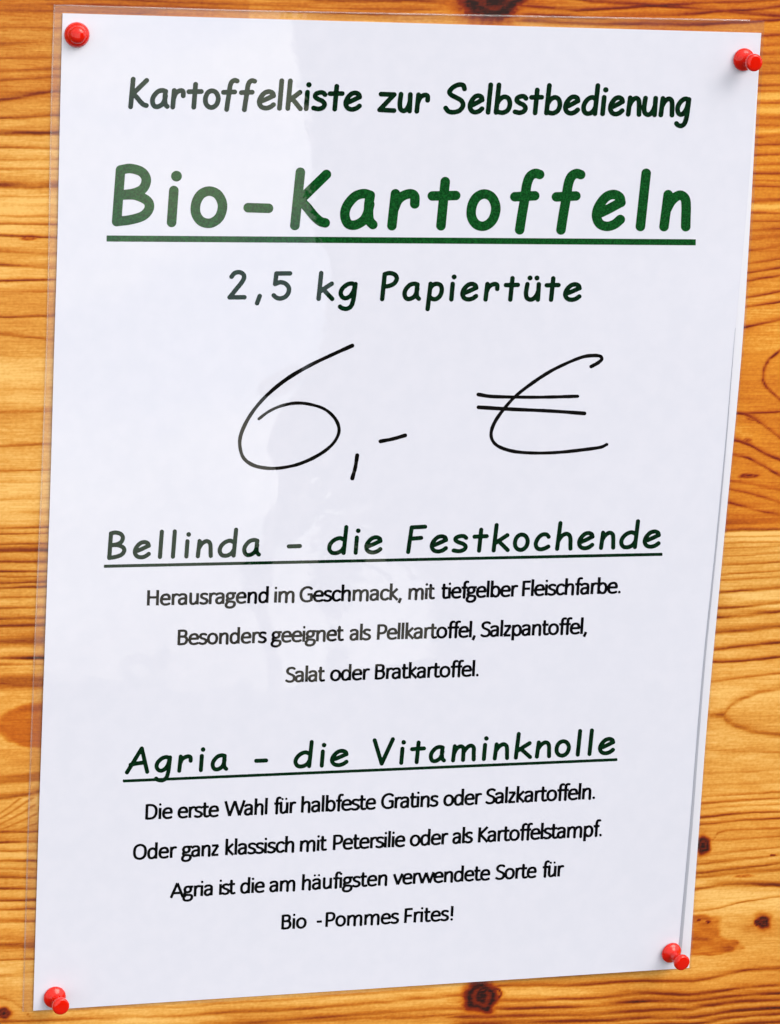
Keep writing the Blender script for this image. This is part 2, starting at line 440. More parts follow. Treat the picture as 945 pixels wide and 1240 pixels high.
    g = np.maximum(g, tk * (0.95 + .7 * (vnoise((u + v * .9) / 7, v / 40, 18) - .5)))
    # outside the surveyed area: ordinary rings
    out = np.clip(np.maximum.reduce([(-70 - u) / 60, (u - 1010) / 60, (-40 - v) / 40, (v - 1262) / 30]), 0, 1)
    q = v / 17 + 2.4 * vnoise(u / 420, v / 130, 19) + .5 * vnoise(u / 120, v / 40, 20)
    f = q - np.floor(q)
    ringt = .12 + .6 * np.clip((f - .45) / .5, 0, 1) ** 2 * (f < .96)
    g = g * (1 - out) + ringt * out
    return np.clip(g, 0, 1), np.clip(warm, 0, 1)

def axis(lo, a, b, hi, fine, coarse):
    return np.concatenate([np.arange(lo, a, coarse), np.arange(a, b, fine), np.arange(b, hi + coarse * .5, coarse)])
xs = axis(-.50, -.152, .142, .50, .0006, .008)
zs = axis(-.40, -.185, .185, .40, .00034, .0015)
GX, GZ = np.meshgrid(xs, zs, indexing='ij')
grain, warm = wood_fields(GX, GZ)
nx, nz = GX.shape
co = np.zeros((nx * nz, 3)); co[:, 0] = GX.ravel(); co[:, 2] = GZ.ravel()
idx = np.arange(nx * nz).reshape(nx, nz)
quads = np.stack([idx[:-1, :-1], idx[1:, :-1], idx[1:, 1:], idx[:-1, 1:]], -1).reshape(-1, 4)
rim = np.concatenate([idx[:, 0], idx[-1, 1:], idx[::-1, -1][1:], idx[0, ::-1][1:-1]])
TH = 0.027
backco = co[rim].copy(); backco[:, 1] = TH
n0 = len(co)
co = np.vstack([co, backco])
nr = len(rim)
sidef = [(rim[(i + 1) % nr], rim[i], n0 + i, n0 + (i + 1) % nr) for i in range(nr)]
me = bpy.data.meshes.new('pine_panel')
me.vertices.add(len(co)); me.vertices.foreach_set('co', co.ravel())
allq = np.vstack([quads, np.array(sidef)])
nl = allq.size + nr
me.loops.add(nl)
me.loops.foreach_set('vertex_index', np.concatenate([allq.ravel(), np.arange(n0, n0 + nr)[::-1]]))
me.polygons.add(len(allq) + 1)
me.polygons.foreach_set('loop_start', np.concatenate([np.arange(len(allq)) * 4, [allq.size]]))
me.update(calc_edges=True); me.validate()
for nm, arr in (('grain', grain), ('warm', warm)):
    a = me.attributes.new(nm, 'FLOAT', 'POINT')
    full = np.full(len(co), .25, dtype=np.float32); full[:n0] = arr.ravel()
    a.data.foreach_set('value', full)
me.materials.append(WOOD)
panel = bpy.data.objects.new('pine_panel', me)
place(panel)
tag(panel, 'honey coloured knotty pine panel that the white notice is pinned to', 'wooden panel')

# ------------------------------------------------------------------ the notice
sign = bpy.data.objects.new('price_notice', None)
sign.empty_display_size = 0.02
COL.objects.link(sign); sign.matrix_world = M
tag(sign, 'white A4 price notice for Bio-Kartoffeln in a clear plastic sleeve pinned on pine', 'notice')

L_EDGE = [(76,16),(73.8,100),(71.6,200),(69.8,300),(66.5,400),(61,600),(54,800),(47,1000),(40.5,1224)]
B_EDGE = [(922,40),(918,100),(908,281),(900.5,403),(892,500),(884,580),(873.5,690),(863,800),(855,890),(847,1000),(841,1080),(835,1172)]
F_EDGE = [(921.5,40.5),(917,100),(902.5,281),(890,405),(881.5,508),(873,600),(864,690),(853,790),(844.5,890),(836,1000),(829,1075),(820,1173)]
O_EDGE = [(66,6),(63,100),(61,200),(59.5,300),(57.5,400),(50,600),(41.5,800),(34.5,1000),(28,1225)]
def edge(pts, t):
    ys = np.array([p[1] for p in pts], float); xs_ = np.array([p[0] for p in pts], float)
    y = ys[0] + (ys[-1] - ys[0]) * t
    # light smoothing of the survey polyline
    acc = 0
    for d in (-.03, 0, .03):
        tt = np.clip(t + d, 0, 1); yy = ys[0] + (ys[-1] - ys[0]) * tt
        acc = acc + np.interp(yy, ys, xs_) - (xs_[-1] - xs_[0]) * (tt - t)
    return acc / 3, y

def front_extra(px, py):
    """the lower right of the front sheet lifts a little off the backing sheet"""
    ty = 16 + (px - 76) / 845 * 24; by = 1224 - (px - 41) / 780 * 51
    T = np.clip((py - ty) / (by - ty), 0, 1)
    lx = edge(L_EDGE, T)[0]; rx = edge(F_EDGE, T)[0]
    S = (px - lx) / (rx - lx)
    return 0.0022 * np.clip((S - .45) / .55, 0, 1.02) ** 1.6 * np.clip((T - .22) / .6, 0, 1)
def on_front(px, py, lift=0.0):
    return on_sheet(px, py, FRONT_LIFT + lift, front_extra(np.asarray(px, float), np.asarray(py, float)))

def sheet(name, redge, mat, lift, extra, thick):
    T, S = np.meshgrid(np.linspace(0, 1, 161), np.linspace(0, 1, 121), indexing='ij')
    lx, ly = edge(L_EDGE, T); rx, ry = edge(redge, T)
    px = lx + (rx - lx) * S; py = ly + (ry - ly) * S
    ex = extra(px, py) if extra else None
    P = on_sheet(px, py, lift, ex)
    n, m_ = T.shape
    id_ = np.arange(n * m_).reshape(n, m_)
    f = np.stack([id_[:-1, :-1], id_[1:, :-1], id_[1:, 1:], id_[:-1, 1:]], -1).reshape(-1, 4)
    o = mesh_obj(name, P.reshape(-1, 3), f, mat, True)
    sol = o.modifiers.new('thickness', 'SOLIDIFY'); sol.thickness = thick; sol.offset = -1
    o.modifiers.new('crisp_rim', 'EDGE_SPLIT').split_angle = math.radians(40)
    place(o, sign)
    return o
FRONT_LIFT = 0.00022
sheet('backing_sheet', B_EDGE, BACKPAPER, 0.0, None, 0.0002)['label'] = 'white backing sheet showing as a strip along the right edge'
sheet('paper_sheet', F_EDGE, PAPER, FRONT_LIFT, front_extra, 0.00012)

# grey see-through ribbon: painted shade line on the backing beside the front sheet
EDGE_SHADE = bpy.data.materials.new('edge_shade_line'); EDGE_SHADE.use_nodes = True
_nt = EDGE_SHADE.node_tree; _nt.nodes.clear()
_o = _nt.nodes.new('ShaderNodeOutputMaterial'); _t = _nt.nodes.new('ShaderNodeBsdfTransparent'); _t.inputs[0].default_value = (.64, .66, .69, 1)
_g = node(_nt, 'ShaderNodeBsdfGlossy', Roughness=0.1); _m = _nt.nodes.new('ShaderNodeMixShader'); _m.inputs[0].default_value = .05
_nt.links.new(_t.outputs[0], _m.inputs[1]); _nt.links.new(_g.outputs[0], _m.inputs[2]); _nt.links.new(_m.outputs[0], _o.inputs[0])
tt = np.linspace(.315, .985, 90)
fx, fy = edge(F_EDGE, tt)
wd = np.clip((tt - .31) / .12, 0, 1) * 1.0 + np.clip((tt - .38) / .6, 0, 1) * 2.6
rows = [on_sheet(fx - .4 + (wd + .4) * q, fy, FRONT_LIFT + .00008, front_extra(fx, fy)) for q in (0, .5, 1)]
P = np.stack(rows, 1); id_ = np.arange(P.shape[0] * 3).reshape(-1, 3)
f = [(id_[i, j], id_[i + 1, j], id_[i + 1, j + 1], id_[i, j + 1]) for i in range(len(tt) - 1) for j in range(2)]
place(mesh_obj('edge_shade_line', P.reshape(-1, 3), f, EDGE_SHADE, True), sign)

# clear sleeve showing round the paper
def strip(a, b, lift):
    """a, b: matching lists of survey points (outer, inner)"""
    a = np.array(a, float); b = np.array(b, float)
    k = 5
    rows = []
    for i in range(k):
        t = i / (k - 1)
        q = a + (b - a) * t
        rows.append(on_sheet(q[:, 0], q[:, 1], lift))
    P = np.stack(rows, 1)
    return P
def resample(pts, n):
    t = np.linspace(0, 1, n)
    p = np.array(pts, float)
    d = np.concatenate([[0], np.cumsum(np.hypot(*np.diff(p, axis=0).T))]); d /= d[-1]
    return np.stack([np.interp(t, d, p[:, 0]), np.interp(t, d, p[:, 1])], 1)
ring_out = np.vstack([resample(O_EDGE[::-1], 50)[:-1], resample([(66,6),(300,13),(600,19),(926,25)], 50)[:-1], resample([(926,25),(922.5,100),(911,281),(903,403),(894,500),(875.5,690),(865,800),(848.5,1000),(837,1173.5)], 50)[:-1], resample([(837,1173.5),(720,1181),(480,1199.5),(240,1215),(28,1227)], 50)[:-1]])
ring_in = np.vstack([resample([(x + 1, y) for x, y in L_EDGE[::-1]], 50)[:-1], resample([(77,17),(921,41)], 50)[:-1], resample([(x - 1, y) for x, y in B_EDGE], 50)[:-1], resample([(834,1171),(480,1197),(240,1212),(41.5,1223)], 50)[:-1]])
P = strip(ring_out, ring_in, -0.00005)
n, k, _ = P.shape
id_ = np.arange(n * k).reshape(n, k)
f = []
for i in range(n):
    for j in range(k - 1):
        f.append((id_[i, j], id_[i, j + 1], id_[(i + 1) % n, j + 1], id_[(i + 1) % n, j]))
sl_o = mesh_obj('plastic_sleeve', P.reshape(-1, 3), f, FILM, True)
place(sl_o, sign)
# welded rim of the sleeve
def tube(path, rad, sides=8, closed=True):
    path = [Vector(p) for p in path]; n = len(path); V = []; F = []
    for i, p in enumerate(path):
        a = path[(i - 1) % n] if closed or i > 0 else p
        c = path[(i + 1) % n] if closed or i < n - 1 else p
        tdir = (c - a).normalized()
        e1 = Vector((0, -1, 0)); e2 = tdir.cross(e1).normalized()
        for s in range(sides):
            an = 2 * math.pi * s / sides
            V.append(p + e1 * math.cos(an) * rad * .7 + e2 * math.sin(an) * rad)
    for i in range(n if closed else n - 1):
        for s in range(sides):
            F.append((i * sides + s, i * sides + (s + 1) % sides, ((i + 1) % n) * sides + (s + 1) % sides, ((i + 1) % n) * sides + s))
    return V, F
rim_px = ring_out[:98]                      # left and top edges
ro = on_sheet(rim_px[:, 0], rim_px[:, 1], 0.00002)
V, F = tube(ro, 0.00026, 8, False)
place(mesh_obj('sleeve_rim', V, F, FILM_EDGE, True), sl_o)

# ------------------------------------------------------------------ lettering: pen strokes -> clean flat outlines
# 'c' smooth open stroke, 'o' smooth closed stroke, 'l' straight stroke, 'D' dot (x, y, radius)
ROUND = {  # rounded handwriting letters, capital height 100
 'B': 'l:4,97 0,0;c:4,97 22,100 42,94 51,80 46,63 30,54 6,50;c:6,50 32,50 54,40 58,26 48,12 26,4 0,0',
 'i': 'l:2,60 0,0;D:6,87,0',
 'o': 'o:26,60 42,53 51,34 46,12 30,0 12,3 1,18 1,38 10,54',
 '-': 'l:0,31 37,31',
 'K': 'l:6,100 0,0;l:56,96 7,47;c:7,47 20,36 36,18 48,8 58,5',
 'a': 'c:50,57 37,60 20,55 5,38 1,20 8,4 22,1 38,9 46,22 50,40;c:50,57 48,38 49,18 52,8 58,2',
 'r': 'l:4,60 0,0;c:3,32 10,48 22,57 36,60 44,55 45,41',
 't': 'l:26,83 22,0;l:0,56 50,57',
 'f': 'c:52,97 42,99 31,93 25,78 22,50 18,20 15,-7;l:0,55 44,57',
 'e': 'c:10,26 28,34 46,43 51,45;c:51,45 47,55 34,60 18,55 4,38 0,20 8,5 24,0 40,4 52,13',
 'l': 'l:4,100 0,0',
 'n': 'l:4,60 0,0;c:2,30 10,46 20,56 30,59 39,52 42,38 43,18 44,0',
 'k': 'l:5,100 0,0;l:42,59 3,28;l:14,37 46,0',
 's': 'c:44,52 36,59 22,59 10,53 9,43 20,35 36,28 44,17 38,5 22,0 4,3',
 'z': 'l:2,58 44,58;l:44,58 0,1;l:0,1 46,0',
 'u': 'c:3,60 1,42 0,24 4,7 16,0 28,4 38,17 43,32;l:44,60 44,0',
 'S': 'c:60,84 55,97 40,99 22,90 10,74 16,62 34,52 52,41 58,24 48,6 28,-1 10,2 0,14',
 'b': 'l:5,100 0,0;c:2,32 12,48 28,57 44,50 50,30 44,10 28,0 12,1 0,6',
 'd': 'l:54,102 49,0;c:49,52 34,59 16,52 3,36 0,18 8,3 24,0 40,8 49,22',
 'g': 'c:49,55 36,60 20,55 5,40 0,22 7,7 20,3 34,12 44,30 49,55;c:50,58 48,30 45,-4 38,-28 24,-38 8,-36 0,-30',
 '2': 'c:4,82 14,96 30,100 44,93 48,79 40,60 22,34 10,16 0,2;l:0,2 52,3',
 ',': 'l:16,8 0,-20',
 '5': 'l:52,98 6,97;l:6,97 3,56;c:3,56 20,63 38,58 50,42 49,22 38,6 22,0 8,4 0,12',
 'P': 'l:5,97 0,0;c:5,97 24,101 44,95 52,80 44,62 26,52 4,48',
 'p': 'l:6,60 0,-38;c:5,42 14,55 28,60 42,54 47,36 42,14 28,1 14,2 4,10',
 'F': 'l:56,99 8,97;l:8,97 0,0;l:6,52 44,55',
 'c': 'c:44,49 36,58 22,58 8,46 0,24 5,6 18,0 32,3 45,10',
 'h': 'l:6,102 0,0;c:2,30 10,46 20,56 30,59 39,52 43,38 44,18 45,0',
 'A': 'l:0,0 50,100;l:50,100 72,0;c:12,32 36,37 62,40',
 'V': 'l:0,100 27,0;l:27,0 60,102',
 'm': 'l:3,60 0,0;c:2,30 8,46 16,56 24,58 31,50 32,30 32,0;c:32,32 39,46 48,57 57,59 64,50 65,30 66,0',
 'ü': 'c:3,60 1,42 0,24 4,7 16,0 28,4 38,17 43,32;l:44,60 44,0;D:11,84,0;D:36,84,0',
}
_A = 'c:7.5,38.5 13,42 21,43.6 29,42.5 34,38.5 35.5,32;l:35.5,33 35.5,0;c:35.5,26.5 25,26.3 15,24.5 9.5,19.5 8.3,12.5 11,6 17,3 23,3.4 29,6.5 35.5,13'
_U = 'l:40.3,46.6 40.3,0;c:12.2,46.6 12.2,33 12.2,20 13,10 17,4.5 23,3 30,5 36,10 40.3,16'
_N = 'c:12.2,30 17,37 23,42 30,43.6 36,42 39.5,37 40.3,29 40.3,15 40.3,0'
_BB = 'c:12.2,33 17.5,39 23.5,42.5 29.5,43.6 37,40.5 42,33 43.6,24 42.5,14 38,6 31,3 24,4 18,8.5 12.2,15'
SANS = {  # humanist sans letters, em 100: (advance, strokes)
 'H': (62.3, 'l:12.5,0 12.5,63.4;l:49.8,0 49.8,63.4;l:12.5,33.5 49.8,33.5'),
 'e': (49.8, 'l:9,25 41.6,25;c:41.6,25 41.2,32 38,39.5 32.5,43 26,43.6 17,41 11,34 8.8,25 9.5,15 13.5,7.5 21,3.5 29,3 37,4.5 42,6.5'),
 'r': (34.9, 'l:12.2,0 12.2,46.6;c:12.2,30 15,37 20,42 26,43.5 32,42.6'),
 'a': (47.9, _A), 'ä': (47.9, _A + ';D:13.5,60.5,4.9;D:31,60.5,4.9'),
 'u': (52.5, _U), 'ü': (52.5, _U + ';D:17.5,60.5,4.9;D:35,60.5,4.9'),
 's': (39.1, 'c:32.5,40.5 27,42.8 20,43.6 13,42 9,37.5 9.5,31 14,26.8 21,24 28,21 32.5,16.5 32.5,10 28,5 20,3 12,3.8 5.5,6.5'),
 'g': (47.1, 'o:22,43.8 30,41.5 34.5,35 34.5,29 31,23 22,20 14,22 9.2,29 9.2,34.5 13.5,41.5;l:25,43 45.5,42.8;c:13,22 9.5,17.5 9.4,13 13,10 21,8.8 31,8.0 38.5,5 40.5,-2 38,-9 31,-14 22,-15.5 12,-14 6.5,-9 6,-3 9,3 13,7.5'),
 'n': (52.5, 'l:12.2,0 12.2,46.6;' + _N), 'h': (52.5, 'l:12.2,0 12.2,69;' + _N),
 'd': (52.5, 'l:40.3,0 40.3,69;c:40.3,33 35,39 29,42.5 23,43.3 15,40 10,32.5 8.8,23 10,13 14.5,5.5 22,3 29,4.5 35,9 40.3,15'),
 'b': (52.5, 'l:12.2,0 12.2,69;' + _BB), 'p': (52.5, 'l:12.2,-18 12.2,46.6;' + _BB),
 'i': (22.9, 'l:11.5,0 11.5,46.6;D:11.5,60.5,5.4'), 'l': (22.9, 'l:11.5,0 11.5,69'),
 'm': (79.9, 'l:12.2,0 12.2,46.6;c:12.2,30 16.5,37 22.5,42 28.5,43.6 34.5,42 38.5,37 39.9,29 39.9,15 39.9,0;c:39.9,30 44.5,37 50.5,42 56.5,43.6 62.5,42 66.3,37 67.6,29 67.6,15 67.6,0'),
 'G': (63.1, 'c:54,53.5 47,58.5 38,60.5 28,59 18,53 12,44 10,32 12,19 18,9.5 27,4.2 37,3 46,4.5 53.5,8;l:53.5,4 53.5,31.5;l:57.8,31 37,31'),
 'c': (42.3, 'c:37.5,38.5 32,42.5 26,43.5 18,41.5 11.5,35 9,24 10.5,13 15.5,5.8 23,3.2 30,4.2 37.8,8.5'),
 'k': (45.5, 'l:12.2,0 12.2,69;l:38.5,46.6 14,24;l:15,26 41,0'),
 ',': (25.0, 'l:14.5,8 7,-12'), '.': (25.2, 'D:12.6,4.8,5.6'),
 't': (33.5, 'c:13.5,58 13.5,48 13.5,34 13.5,20 14,10 17,4.5 22.5,3.2 30.5,4.6;l:3,43 30.5,43'),
 'f': (30.5, 'c:31.5,66 26,66.8 20.5,65 17.5,60 16.5,52 16.5,40 16.5,20 16.5,0;l:3.5,43 29.5,43'),
 'F': (45.9, 'l:12.5,0 12.5,63.4;l:12.5,59.6 42,59.6;l:12.5,31 40,31'),
 'B': (54.4, 'l:12.5,0 12.5,63.4;l:12.5,59.7 25,59.7;c:24,59.7 33,59.2 39.5,55.5 41.5,48.5 40,41 34.5,36.3 25,35;l:12.5,35 27,35;c:25,35 35,34 42.5,29.5 45,20.5 42.5,11 36,5.5 26,3.7;l:12.5,3.7 27,3.7'),
 'o': (52.7, 'o:26.3,43.5 36,40.5 42.2,33 43.9,23.5 42.2,13.5 36,6 26.3,3 16.5,6 10.5,13.5 8.8,23.5 10.5,33 16.5,40.5'),
 'P': (51.7, 'l:12.5,0 12.5,63.4;l:12.5,59.7 26,59.7;c:25,59.7 35,58.5 42,53 43.8,44 41.5,35 34.5,28.5 25,26.8;l:12.5,26.8 26,26.8'),
 'z': (39.5, 'l:5.5,43 34,43;l:32.5,43 7,3.7;l:5,3.7 35,3.7'),
 'S': (45.9, 'c:39.5,56 33,59.5 25,60.5 16.5,58.5 10.5,53 9.5,45.5 13,39 20,34.8 29,31 37,25.5 39.5,17.5 37.5,10 31.5,4.8 23,3 13.5,4 5.5,8'),
 'D': (61.5, 'l:12.5,0 12.5,63.4;l:12.5,59.7 26,59.7;c:25,59.7 37,58 46.5,51.5 51.3,42 52,32 50.5,21 45.5,11.5 37,5.5 25,3.7;l:12.5,3.7 26,3.7'),
 'W': (89.0, 'l:4,63.4 23.5,1;l:23.5,1 44.5,62;l:44.5,62 65.5,1;l:65.5,1 85,63.4'),
 'O': (66.2, 'o:33.1,60.5 45,57.5 53.5,48.5 56.3,32 53.5,15 45,6 33.1,3 21,6 12.7,15 9.9,32 12.7,48.5 21,57.5'),
 'K': (52.0, 'l:12.5,0 12.5,63.4;l:46.5,63.4 14,33;l:15,35 49,0'),
 'A': (57.9, 'l:3.5,0 28.9,62;l:28.9,62 54.3,0;l:12.5,19.5 45.5,19.5'),
 'v': (45.2, 'l:4.5,46.6 22.6,1;l:22.6,1 40.7,46.6'),
 'w': (71.5, 'l:4,46.6 19.5,1;l:19.5,1 35.7,45.5;l:35.7,45.5 52,1;l:52,1 67.5,46.6'),
 '-': (30.6, 'l:4,25 26.6,25'), '!': (32.6, 'l:16.3,63.4 16.3,18;D:16.3,5,5.6'),
}
def catmull(p, closed, n=7):
    p = [np.array(q, float) for q in p]
    if closed: P_ = [p[-1]] + p + [p[0], p[1]]
    else: P_ = [2 * p[0] - p[1]] + p + [2 * p[-1] - p[-2]]
    out = []
    for i in range(1, len(P_) - 2):
        a, b_, c, d = P_[i - 1:i + 3]
        for k_ in range(n):
            t = k_ / n
            out.append(.5 * (2 * b_ + (c - a) * t + (2 * a - 5 * b_ + 4 * c - d) * t * t + (3 * b_ - 3 * c + d - a) * t ** 3))
    out.append(p[0] if closed else p[-1])
    return np.array(out)
_cache = {}
def glyph(text):
    """-> list of (kind, points array, closed) with dots as ('D', [x,y], r)"""
    if text in _cache: return _cache[text]
    res = []
    for st in text.split(';'):
        kind, body = st.split(':')
        if kind == 'D':
            x, y, r = map(float, body.split(',')); res.append(('D', np.array([[x, y]]), r)); continue
        pts = [tuple(map(float, q.split(','))) for q in body.split()]
        res.append((kind, np.array(pts, float) if kind == 'l' else catmull(pts, kind == 'o'), 0))
    _cache[text] = res
    return res

class Ink:
    """collects pen segments in survey pixels, then turns their union into one flat mesh on the paper"""
    def __init__(self): self.seg = []
    def seg_add(self, a, b, hw0, hw1=None, flat0=False, flat1=False):
        self.seg.append((a[0], a[1], b[0], b[1], hw0, hw0 if hw1 is None else hw1, flat0, flat1))
    def path(self, pts, hw, flat=False, squash=1.0):
        for i in range(len(pts) - 1):
            a, b = pts[i], pts[i + 1]
            w = hw
            if squash != 1.0:
                dx, dy = abs(b[0] - a[0]), abs(b[1] - a[1]); l_ = math.hypot(dx, dy) + 1e-9
                w = hw * math.hypot(dy / l_, squash * dx / l_)
            self.seg_add(a, b, w, None, flat and i == 0, flat and i == len(pts) - 2)
    def build(self, name, mat, parent, cell, lift=0.00004, label=None):
        S = np.array([s[:6] for s in self.seg], float)
        mw_ = S[:, 4:6].max() + 2 * cell
        x0 = min(S[:, 0].min(), S[:, 2].min()) - mw_; y0 = min(S[:, 1].min(), S[:, 3].min()) - mw_
        x1 = max(S[:, 0].max(), S[:, 2].max()) + mw_; y1 = max(S[:, 1].max(), S[:, 3].max()) + mw_
        nx_ = int((x1 - x0) / cell) + 2; ny_ = int((y1 - y0) / cell) + 2
        D = np.full((nx_, ny_), 9.0, dtype=np.float32)
        for (ax, ay, bx, by, r0, r1, f0, f1) in self.seg:
            r = max(r0, r1) + 2 * cell
            i0 = max(int((min(ax, bx) - r - x0) / cell), 0); i1 = min(int((max(ax, bx) + r - x0) / cell) + 2, nx_)
            j0 = max(int((min(ay, by) - r - y0) / cell), 0); j1 = min(int((max(ay, by) + r - y0) / cell) + 2, ny_)
            gx = x0 + np.arange(i0, i1)[:, None] * cell; gy = y0 + np.arange(j0, j1)[None, :] * cell
            dx, dy = bx - ax, by - ay; ll = math.hypot(dx, dy)
            if ll < 1e-6:
                d = np.hypot(gx - ax, gy - ay) - r0
            else:
                s = ((gx - ax) * dx + (gy - ay) * dy) / ll
                t = np.clip(s / ll, 0, 1)
                d = np.hypot(gx - ax - t * dx, gy - ay - t * dy) - (r0 + (r1 - r0) * t)
                if f0: d = np.maximum(d, -s)
                if f1: d = np.maximum(d, s - ll)
            D[i0:i1, j0:j1] = np.minimum(D[i0:i1, j0:j1], d)
        D = np.where(np.abs(D) < 1e-4, 1e-4, D)
        ins = D < 0
        verts = []; faces = []
        vid = {}
        def V(key, x, y):
            k_ = vid.get(key)
            if k_ is None:
                k_ = vid[key] = len(verts); verts.append((x, y))
            return k_
        code = ins[:-1, :-1].astype(int) + ins[1:, :-1] * 2 + ins[1:, 1:] * 4 + ins[:-1, 1:] * 8
        I, J = np.nonzero(code)
        for i, j in zip(I.tolist(), J.tolist()):
            c = int(code[i, j])
            cs = [(i, j), (i + 1, j), (i + 1, j + 1), (i, j + 1)]
            poly = []
            for q in range(4):
                a, b = cs[q], cs[(q + 1) % 4]
                if c >> q & 1:
                    poly.append(V(a, x0 + a[0] * cell, y0 + a[1] * cell))
                if (c >> q & 1) != (c >> ((q + 1) % 4) & 1):
                    da, db = float(D[a]), float(D[b]); t = da / (da - db)
                    key = (a, b) if a < b else (b, a)
                    poly.append(V(key, x0 + (a[0] + (b[0] - a[0]) * t) * cell, y0 + (a[1] + (b[1] - a[1]) * t) * cell))
            if len(poly) >= 3: faces.append(poly)
        vv = np.array(verts)
        P_ = on_front(vv[:, 0], vv[:, 1], lift)
        o = mesh_obj(name, P_, faces, mat)
        place(o, parent)
        if label: o['label'] = label
        return o

def up_vec(x, y):
    s = 0.028 + 0.046 * (x - 60) / 820
    return s                                             # dx per pixel upward
class Baseline:
    def __init__(self, pts): self.p = np.array(pts, float)
    def __call__(self, x): return float(np.interp(x, self.p[:, 0], self.p[:, 1])) if self.p[0, 0] <= x <= self.p[-1, 0] else float(self.p[0, 1] + (x - self.p[0, 0]) * (self.p[-1, 1] - self.p[0, 1]) / (self.p[-1, 0] - self.p[0, 0]))

def put(ink, strokes, ox, sx, sy, base, hw, flat, dot_r, squash):
    """ox: pixel x of glyph x=0 on the baseline"""
    for kind, pts, r in strokes:
        q = []
        for gx, gy in pts:
            X_ = ox + gx * sx; yb = base(X_)
            q.append((X_ + gy * sy * up_vec(X_, yb), yb - gy * sy))
        if kind == 'D':
            rr = r * sy if r else dot_r
            ink.seg_add(q[0], q[0], rr)
        else:
            ink.path(q, hw, flat and kind != 'o', squash)

def extent(strokes):
    lo = min(p[:, 0].min() for _, p, _ in strokes); hi = max(p[:, 0].max() for _, p, _ in strokes)
    return lo, hi

def round_line(ink, letters, base_ink, cap, hw):
    """letters: (char, x0, x1) measured ink extents; cap = centre-line capital height in px"""
    base = Baseline([(x, y - hw) for x, y in base_ink])
    for ch, a, b in letters:
        st = glyph(ROUND[ch]); lo, hi = extent(st)
        # the slant of the page shifts the tops right: solve extents including it
        xs_ = []
        sl_ = up_vec((a + b) / 2, 0) * cap / 100
        for k_, p, r in st:
            for x, y in p: xs_.append((x, y * sl_))
        if hi - lo < 9:                                   # i, l: keep their natural width
            s = cap / 100
            m_ = [x * s + o_ for x, o_ in xs_]
            ox = (a + b) / 2 - (min(m_) + max(m_)) / 2
        else:
            s = cap / 100
            for _ in range(8):
                m_ = [x * s + o_ for x, o_ in xs_]
                s *= ((b - a) - 2 * hw) / (max(m_) - min(m_)) if max(m_) > min(m_) else 1
            m_ = [x * s + o_ for x, o_ in xs_]
            ox = a + hw - min(m_)
        put(ink, st, ox, s, cap / 100, base, hw, False, hw * 1.12, 1.0)

def sans_words(ink, words, base_ink, cap):
    em = cap / 63.4
    hw = 5.9 * em
    base = Baseline(base_ink)
    for w, a, b in words:
        g = [SANS[c] for c in w]
        l0, _ = extent(glyph(g[0][1])); _, h1 = extent(glyph(g[-1][1]))
        nat = sum(q[0] for q in g[:-1]) - l0 + h1
        sl_ = up_vec((a + b) / 2, 0) * cap * .55
        tr = (((b - a) - 2 * hw - sl_ * .5) / em - nat) / max(len(w) - 1, 1)
        sx = em
        if tr < -7:                                       # never squeeze letters together: narrow them instead
            sx = em * (1 + (tr + 7) * (len(w) - 1) / nat); tr = -7
        x = a + hw - l0 * sx
        for q in g:
            put(ink, glyph(q[1]), x, sx, em, base, hw, True, 0, .84)
            x += (q[0] + tr) * sx

def underline(parent, p0, p1, hw, mat):
    u = Ink(); u.seg_add(p0, p1, hw, None, True, True)
    return u.build('underline', mat, parent, 1.0, 0.00002)

# line 1
k = Ink()
round_line(k, [('K',155.5,180.8),('a',181.9,205.7),('r',206.5,225.2),('t',226,247),('o',246,267.5),('f',268,290.4),('f',289.7,311.5),('e',311.3,334.5),('l',337.2,343),('k',345.8,366.9),('i',368.6,376.8),('s',377,396.8),('t',397,417.7),('e',416,438.7),
               ('z',457,480.6),('u',481.5,500.2),('r',502,521.2),('S',537,565.7),('e',566.4,587.2),('l',590,595.8),('b',598,620.7),('s',621,640.2),('t',641,659.2),('b',659,681.2),('e',682,703.2),('d',704,727.2),('i',727.5,736.3),('e',736.4,757.1),('n',758,777.2),('u',777.3,797.2),('n',797.5,817.2),('g',816.5,837.5)],
           [(156,132.2),(250,132.8),(438,135.6),(521,138.2),(700,140.2),(837,142.8)], 33.4, 2.95)
k.build('heading_line', INK_DARK, sign, .45, label='printed line reading Kartoffelkiste zur Selbstbedienung')
# title
k = Ink()
round_line(k, [('B',135.7,187),('i',202,220),('o',231,275.5),('-',295,331.2),('K',351.5,401.3),('a',412,457.5),('r',469,508.5),('t',518,557.8),('o',565,606.5),('f',618,659.5),('f',668.3,709.2),('e',716.8,758),('l',772,786.5),('n',798.5,837)],
           [(136,274),(250,275.8),(351,278.8),(560,279.3),(837,280.3)], 64.5, 5.8)
title = k.build('title_line', INK_GREEN, sign, .6, label='large green title reading Bio-Kartoffeln')
underline(title, (129.3, 288.8), (842.8, 293.4), 3.7, INK_GREEN)
# weight
k = Ink()
round_line(k, [('2',275.5,299),('5',329,354.2),('k',383.3,405.3),('g',409.3,433.5),('P',460.3,483.5),('a',487.4,510.2),('p',515.3,538),('i',543.3,553.7),('e',557.5,579.7),('r',585.5,605.3),('t',610.2,630),('ü',634.5,655.5),('t',659.7,679.3),('e',682,704.8)],
           [(276,363.4),(354,364.4),(433,364.8),(705,365.8)], 31.2, 2.75)
round_line(k, [(',',308.8,317.5)], [(276,363.4),(433,364.8)], 31.2, 2.75)
k.build('weight_line', INK_DARK, sign, .45, label='printed line reading 2,5 kg Papiertüte')
